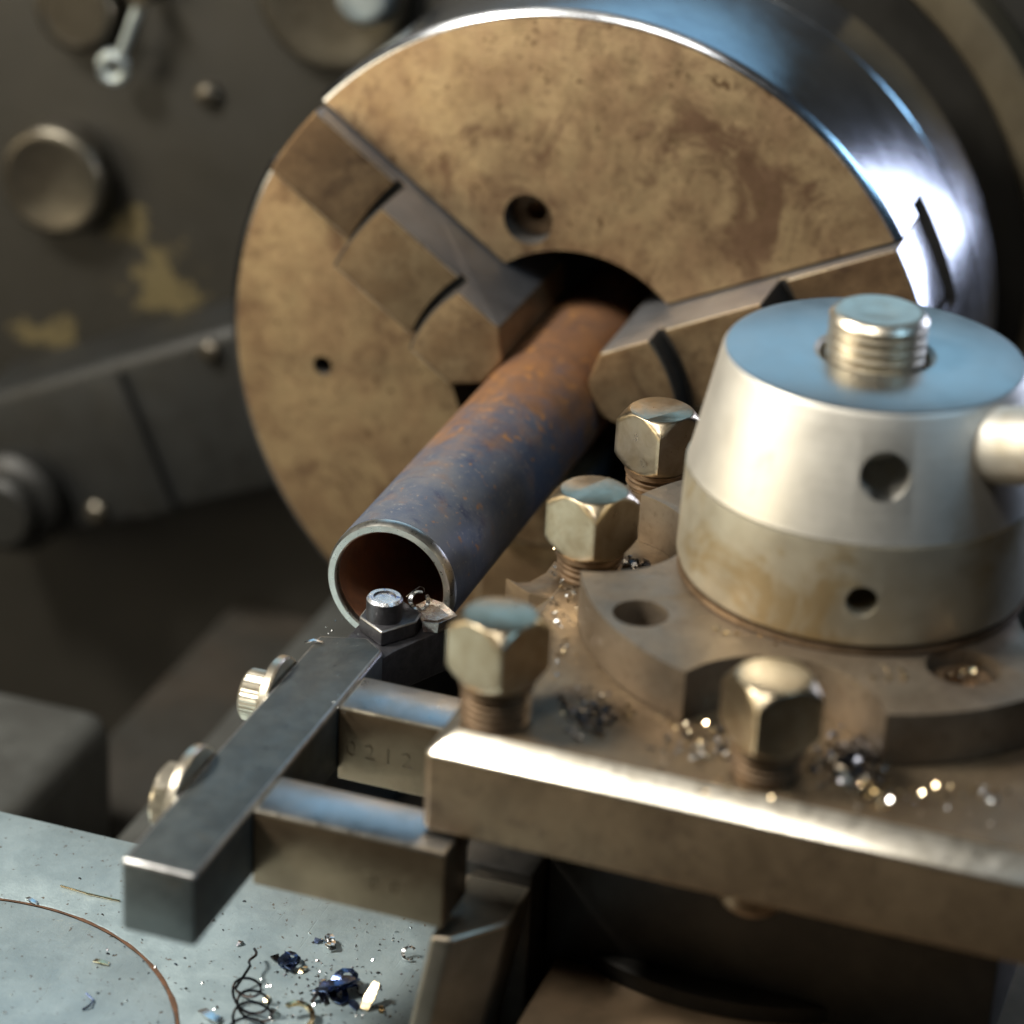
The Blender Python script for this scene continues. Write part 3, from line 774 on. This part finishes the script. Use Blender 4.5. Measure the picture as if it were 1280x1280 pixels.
chip('bright_chip', 'small shiny flake on the joint line', tube([on(34, 1122, .3), on(41, 1126, 1.0), on(47, 1129, .3)], 1, flat=(.7, .14)), 'chip_silver', on(40, 1126), G)
rr = random.Random(21)
for i, (px, py, sz, mt, lab) in enumerate((
        (345, 1200, 1.9, 'chip_dark', 'dark hooked chip touching the folded blue chip'),
        (378, 1212, 1.7, 'chip_gold', 'short rusty sliver on the right of the folded blue chip'),
        (400, 1252, 2.3, 'chip_dark', 'dark twisted chip under the long bent bluish chip'),
        (440, 1256, 2.4, 'chip_blue', 'deep blue broad flake behind the straw leaf'),
        (402, 1228, 1.4, 'chip_silver', 'bright square crumb by the crumpled blue cluster'),
        (478, 1262, 1.6, 'chip_gold', 'straw sliver on the far side of the straw leaf'),
        (340, 1268, 2.0, 'chip_silver', 'silver flake touching the turns of the coil'),
        (335, 1250, 1.3, 'chip_gold', 'small straw crumb next to the coil'),
        (398, 1176, 1.3, 'chip_blue', 'pale blue flake beside the bright curled cluster'),
        (300, 1180, 1.2, 'chip_dark', 'lone dark crumb near the bar end'))):
    P = on(px, py, .25); a = rr.uniform(0, 6.28); d = Vector((math.cos(a), math.sin(a), 0)); q = Vector((-d.y, d.x, 0))
    pts = [P - d * sz + q * rr.uniform(-.4, .4) * sz, P - d * sz * .4 + Vector((0, 0, sz * rr.uniform(.3, .8))), P + d * sz * .3 + q * rr.uniform(-.5, .5) * sz + Vector((0, 0, sz * rr.uniform(.2, .9))), P + d * sz + q * rr.uniform(-.6, .6) * sz]
    chip('steel_chip', lab, tube(pts, lambda k: .45 + .8 * math.sin(math.pi * min(1, k + .15)), flat=(sz * rr.uniform(.35, .6), .12)), mt, on(px, py), G)
def onp(px, py, dz=0.0): return at(px, py, Z1 + dz)
G2 = 'curled chips around the bolts'
chip('curled_chip', 'pale curl of swarf in front of the scalloped disc corner beside the bolt', curl(onp(868, 938, 1.2), 1.5, 1.4, (0.2, 1, .3), .7, .12, 3), 'chip_silver', onp(868, 938), G2)
chip('curled_chip', 'bluish slanting chip in the scallop to the right of the bolt', tube([onp(1046, 952, .5), onp(1052, 962, 2.2), onp(1064, 984, .4)], 1, flat=(.9, .14)), 'chip_silver', onp(1054, 968), G2)
chip('curled_chip', 'straw curl of swarf at the foot of the scallop edge', curl(onp(1082, 985, 1.5), 1.7, 1.2, (0.8, .4, .3), .7, .12, 2), 'chip_gold', onp(1082, 985), G2)
chip('curled_chip', 'dark twisted chip piled in the scallop behind the bolt', crumple(onp(1068, 942, .3), 3.2, 3, 1.0, 9), 'chip_dark', onp(1068, 942), G2)
# ring chip hanging on the insert
Pc = at(524, 751, 4.4)
chip('ring_chip', 'tiny bright ring chip hanging on the carbide insert', curl(Pc, 2.5, .92, Vector((.8, .3, .45)), .6, .22, .6, start=.5), 'chip_silver', Pc)
Pw = at(518, 741, 3.0)
chip('wire_chip', 'hair thin wire chip rising behind the ring chip', tube([at(508, 746, 2.4), at(516, 739, 4.5), at(525, 733, 6), at(530, 735, 5), at(531, 743, 3)], .16, 6), 'chip_dark', Pw)
chip('bright_chip', 'short silver sliver lying on the far end of the bar', tube([at(381, 803, .3), at(392, 800, 1.2), at(404, 803, .3)], 1, flat=(.5, .12)), 'chip_silver', at(392, 803, .1), G)

def dust(name, label, mat, spots, zf, smin, smax, kind='stuff'):
    """crumbs of swarf, too many to count: bent slivers joined in one object"""
    bm = bmesh.new()
    for (px, py) in spots:
        z = zf
        P = at(px, py, z)
        s = random.uniform(smin, smax); a = random.uniform(0, 6.28); tl = random.uniform(-.6, .6)
        u = Vector((math.cos(a), math.sin(a), tl)).normalized(); v = Vector((-math.sin(a), math.cos(a), random.uniform(-.7, .7))).normalized() * .45
        lift = Vector((0, 0, s * .45))
        q = [P + lift + u * s * x + v * s * y + Vector((0, 0, b * s)) for x, y, b in ((-1, -1, 0), (0, -1, .35), (1, -.6, -.1), (1, .6, -.1), (0, 1, .35), (-1, 1, 0))]
        t = [bm.verts.new(p) for p in q]; b = [bm.verts.new(p - Vector((0, 0, .18 * s + .08))) for p in q]
        for A4 in ((0, 1, 4, 5), (1, 2, 3, 4)):
            bm.faces.new([t[i] for i in A4]); bm.faces.new([b[i] for i in A4[::-1]])
        for i in range(6): bm.faces.new((t[i], b[i], b[(i + 1) % 6], t[(i + 1) % 6]))
    o = part(name, bm, M[mat], None, smooth=0)
    o['kind'] = kind; o['label'] = label; o['category'] = 'swarf'
    return o
def cloud(lst):
    out = []
    for cx, cy, sx, sy, n in lst:
        out += [(random.gauss(cx, sx), random.gauss(cy, sy)) for _ in range(n)]
    return out
dust('gold_swarf', 'golden crumbs of swarf around the bolt heads on the tool post', 'chip_gold',
     cloud([(885, 912, 16, 9, 40), (905, 935, 24, 12, 30), (1100, 985, 10, 16, 40), (1180, 990, 45, 6, 34), (815, 900, 32, 8, 22), (930, 985, 26, 7, 16), (785, 890, 14, 8, 10), (705, 790, 10, 40, 18)]), Z1, .25, .9)
dust('silver_swarf', 'silvery crumbs of swarf on the tool post plate', 'chip_silver',
     cloud([(735, 880, 16, 14, 16), (1060, 965, 26, 18, 70), (1140, 1000, 60, 10, 26), (860, 940, 26, 9, 22), (700, 800, 10, 35, 26), (705, 735, 8, 14, 18), (1240, 1005, 25, 10, 8)]), Z1, .3, .9)
dust('dark_swarf', 'dark crumbs of swarf between bolts and disc', 'chip_dark',
     cloud([(735, 895, 20, 14, 60), (1060, 950, 24, 18, 110), (1088, 935, 14, 18, 60), (790, 708, 14, 5, 24), (900, 930, 24, 10, 30)]), Z1, .4, 1.7)
dust('disc_swarf', 'bright crumbs of swarf on the clamping disc', 'chip_gold',
     cloud([(1125, 845, 22, 8, 14), (1200, 842, 14, 6, 14), (905, 793, 14, 5, 4), (960, 800, 8, 4, 4)]), 42.4, .35, .9)
dust('plate_swarf', 'fine crumbs of swarf scattered over the slide plate', 'chip_silver',
     cloud([(420, 1230, 45, 25, 40), (350, 1255, 60, 18, 40), (200, 1230, 120, 40, 26), (480, 1190, 40, 30, 20)]), SZ, .2, .6)
dust('plate_grit', 'dark grit scattered over the slide plate', 'chip_dark',
     cloud([(420, 1235, 40, 22, 60), (360, 1215, 25, 14, 30), (250, 1190, 120, 40, 40), (480, 1230, 35, 30, 30)]), SZ, .2, .6)
dust('bar_swarf', 'tiny glinting crumbs on the black bar and its head', 'chip_silver',
     cloud([(440, 795, 30, 8, 16), (400, 850, 30, 25, 8), (425, 880, 5, 8, 6)]), .02, .12, .35)
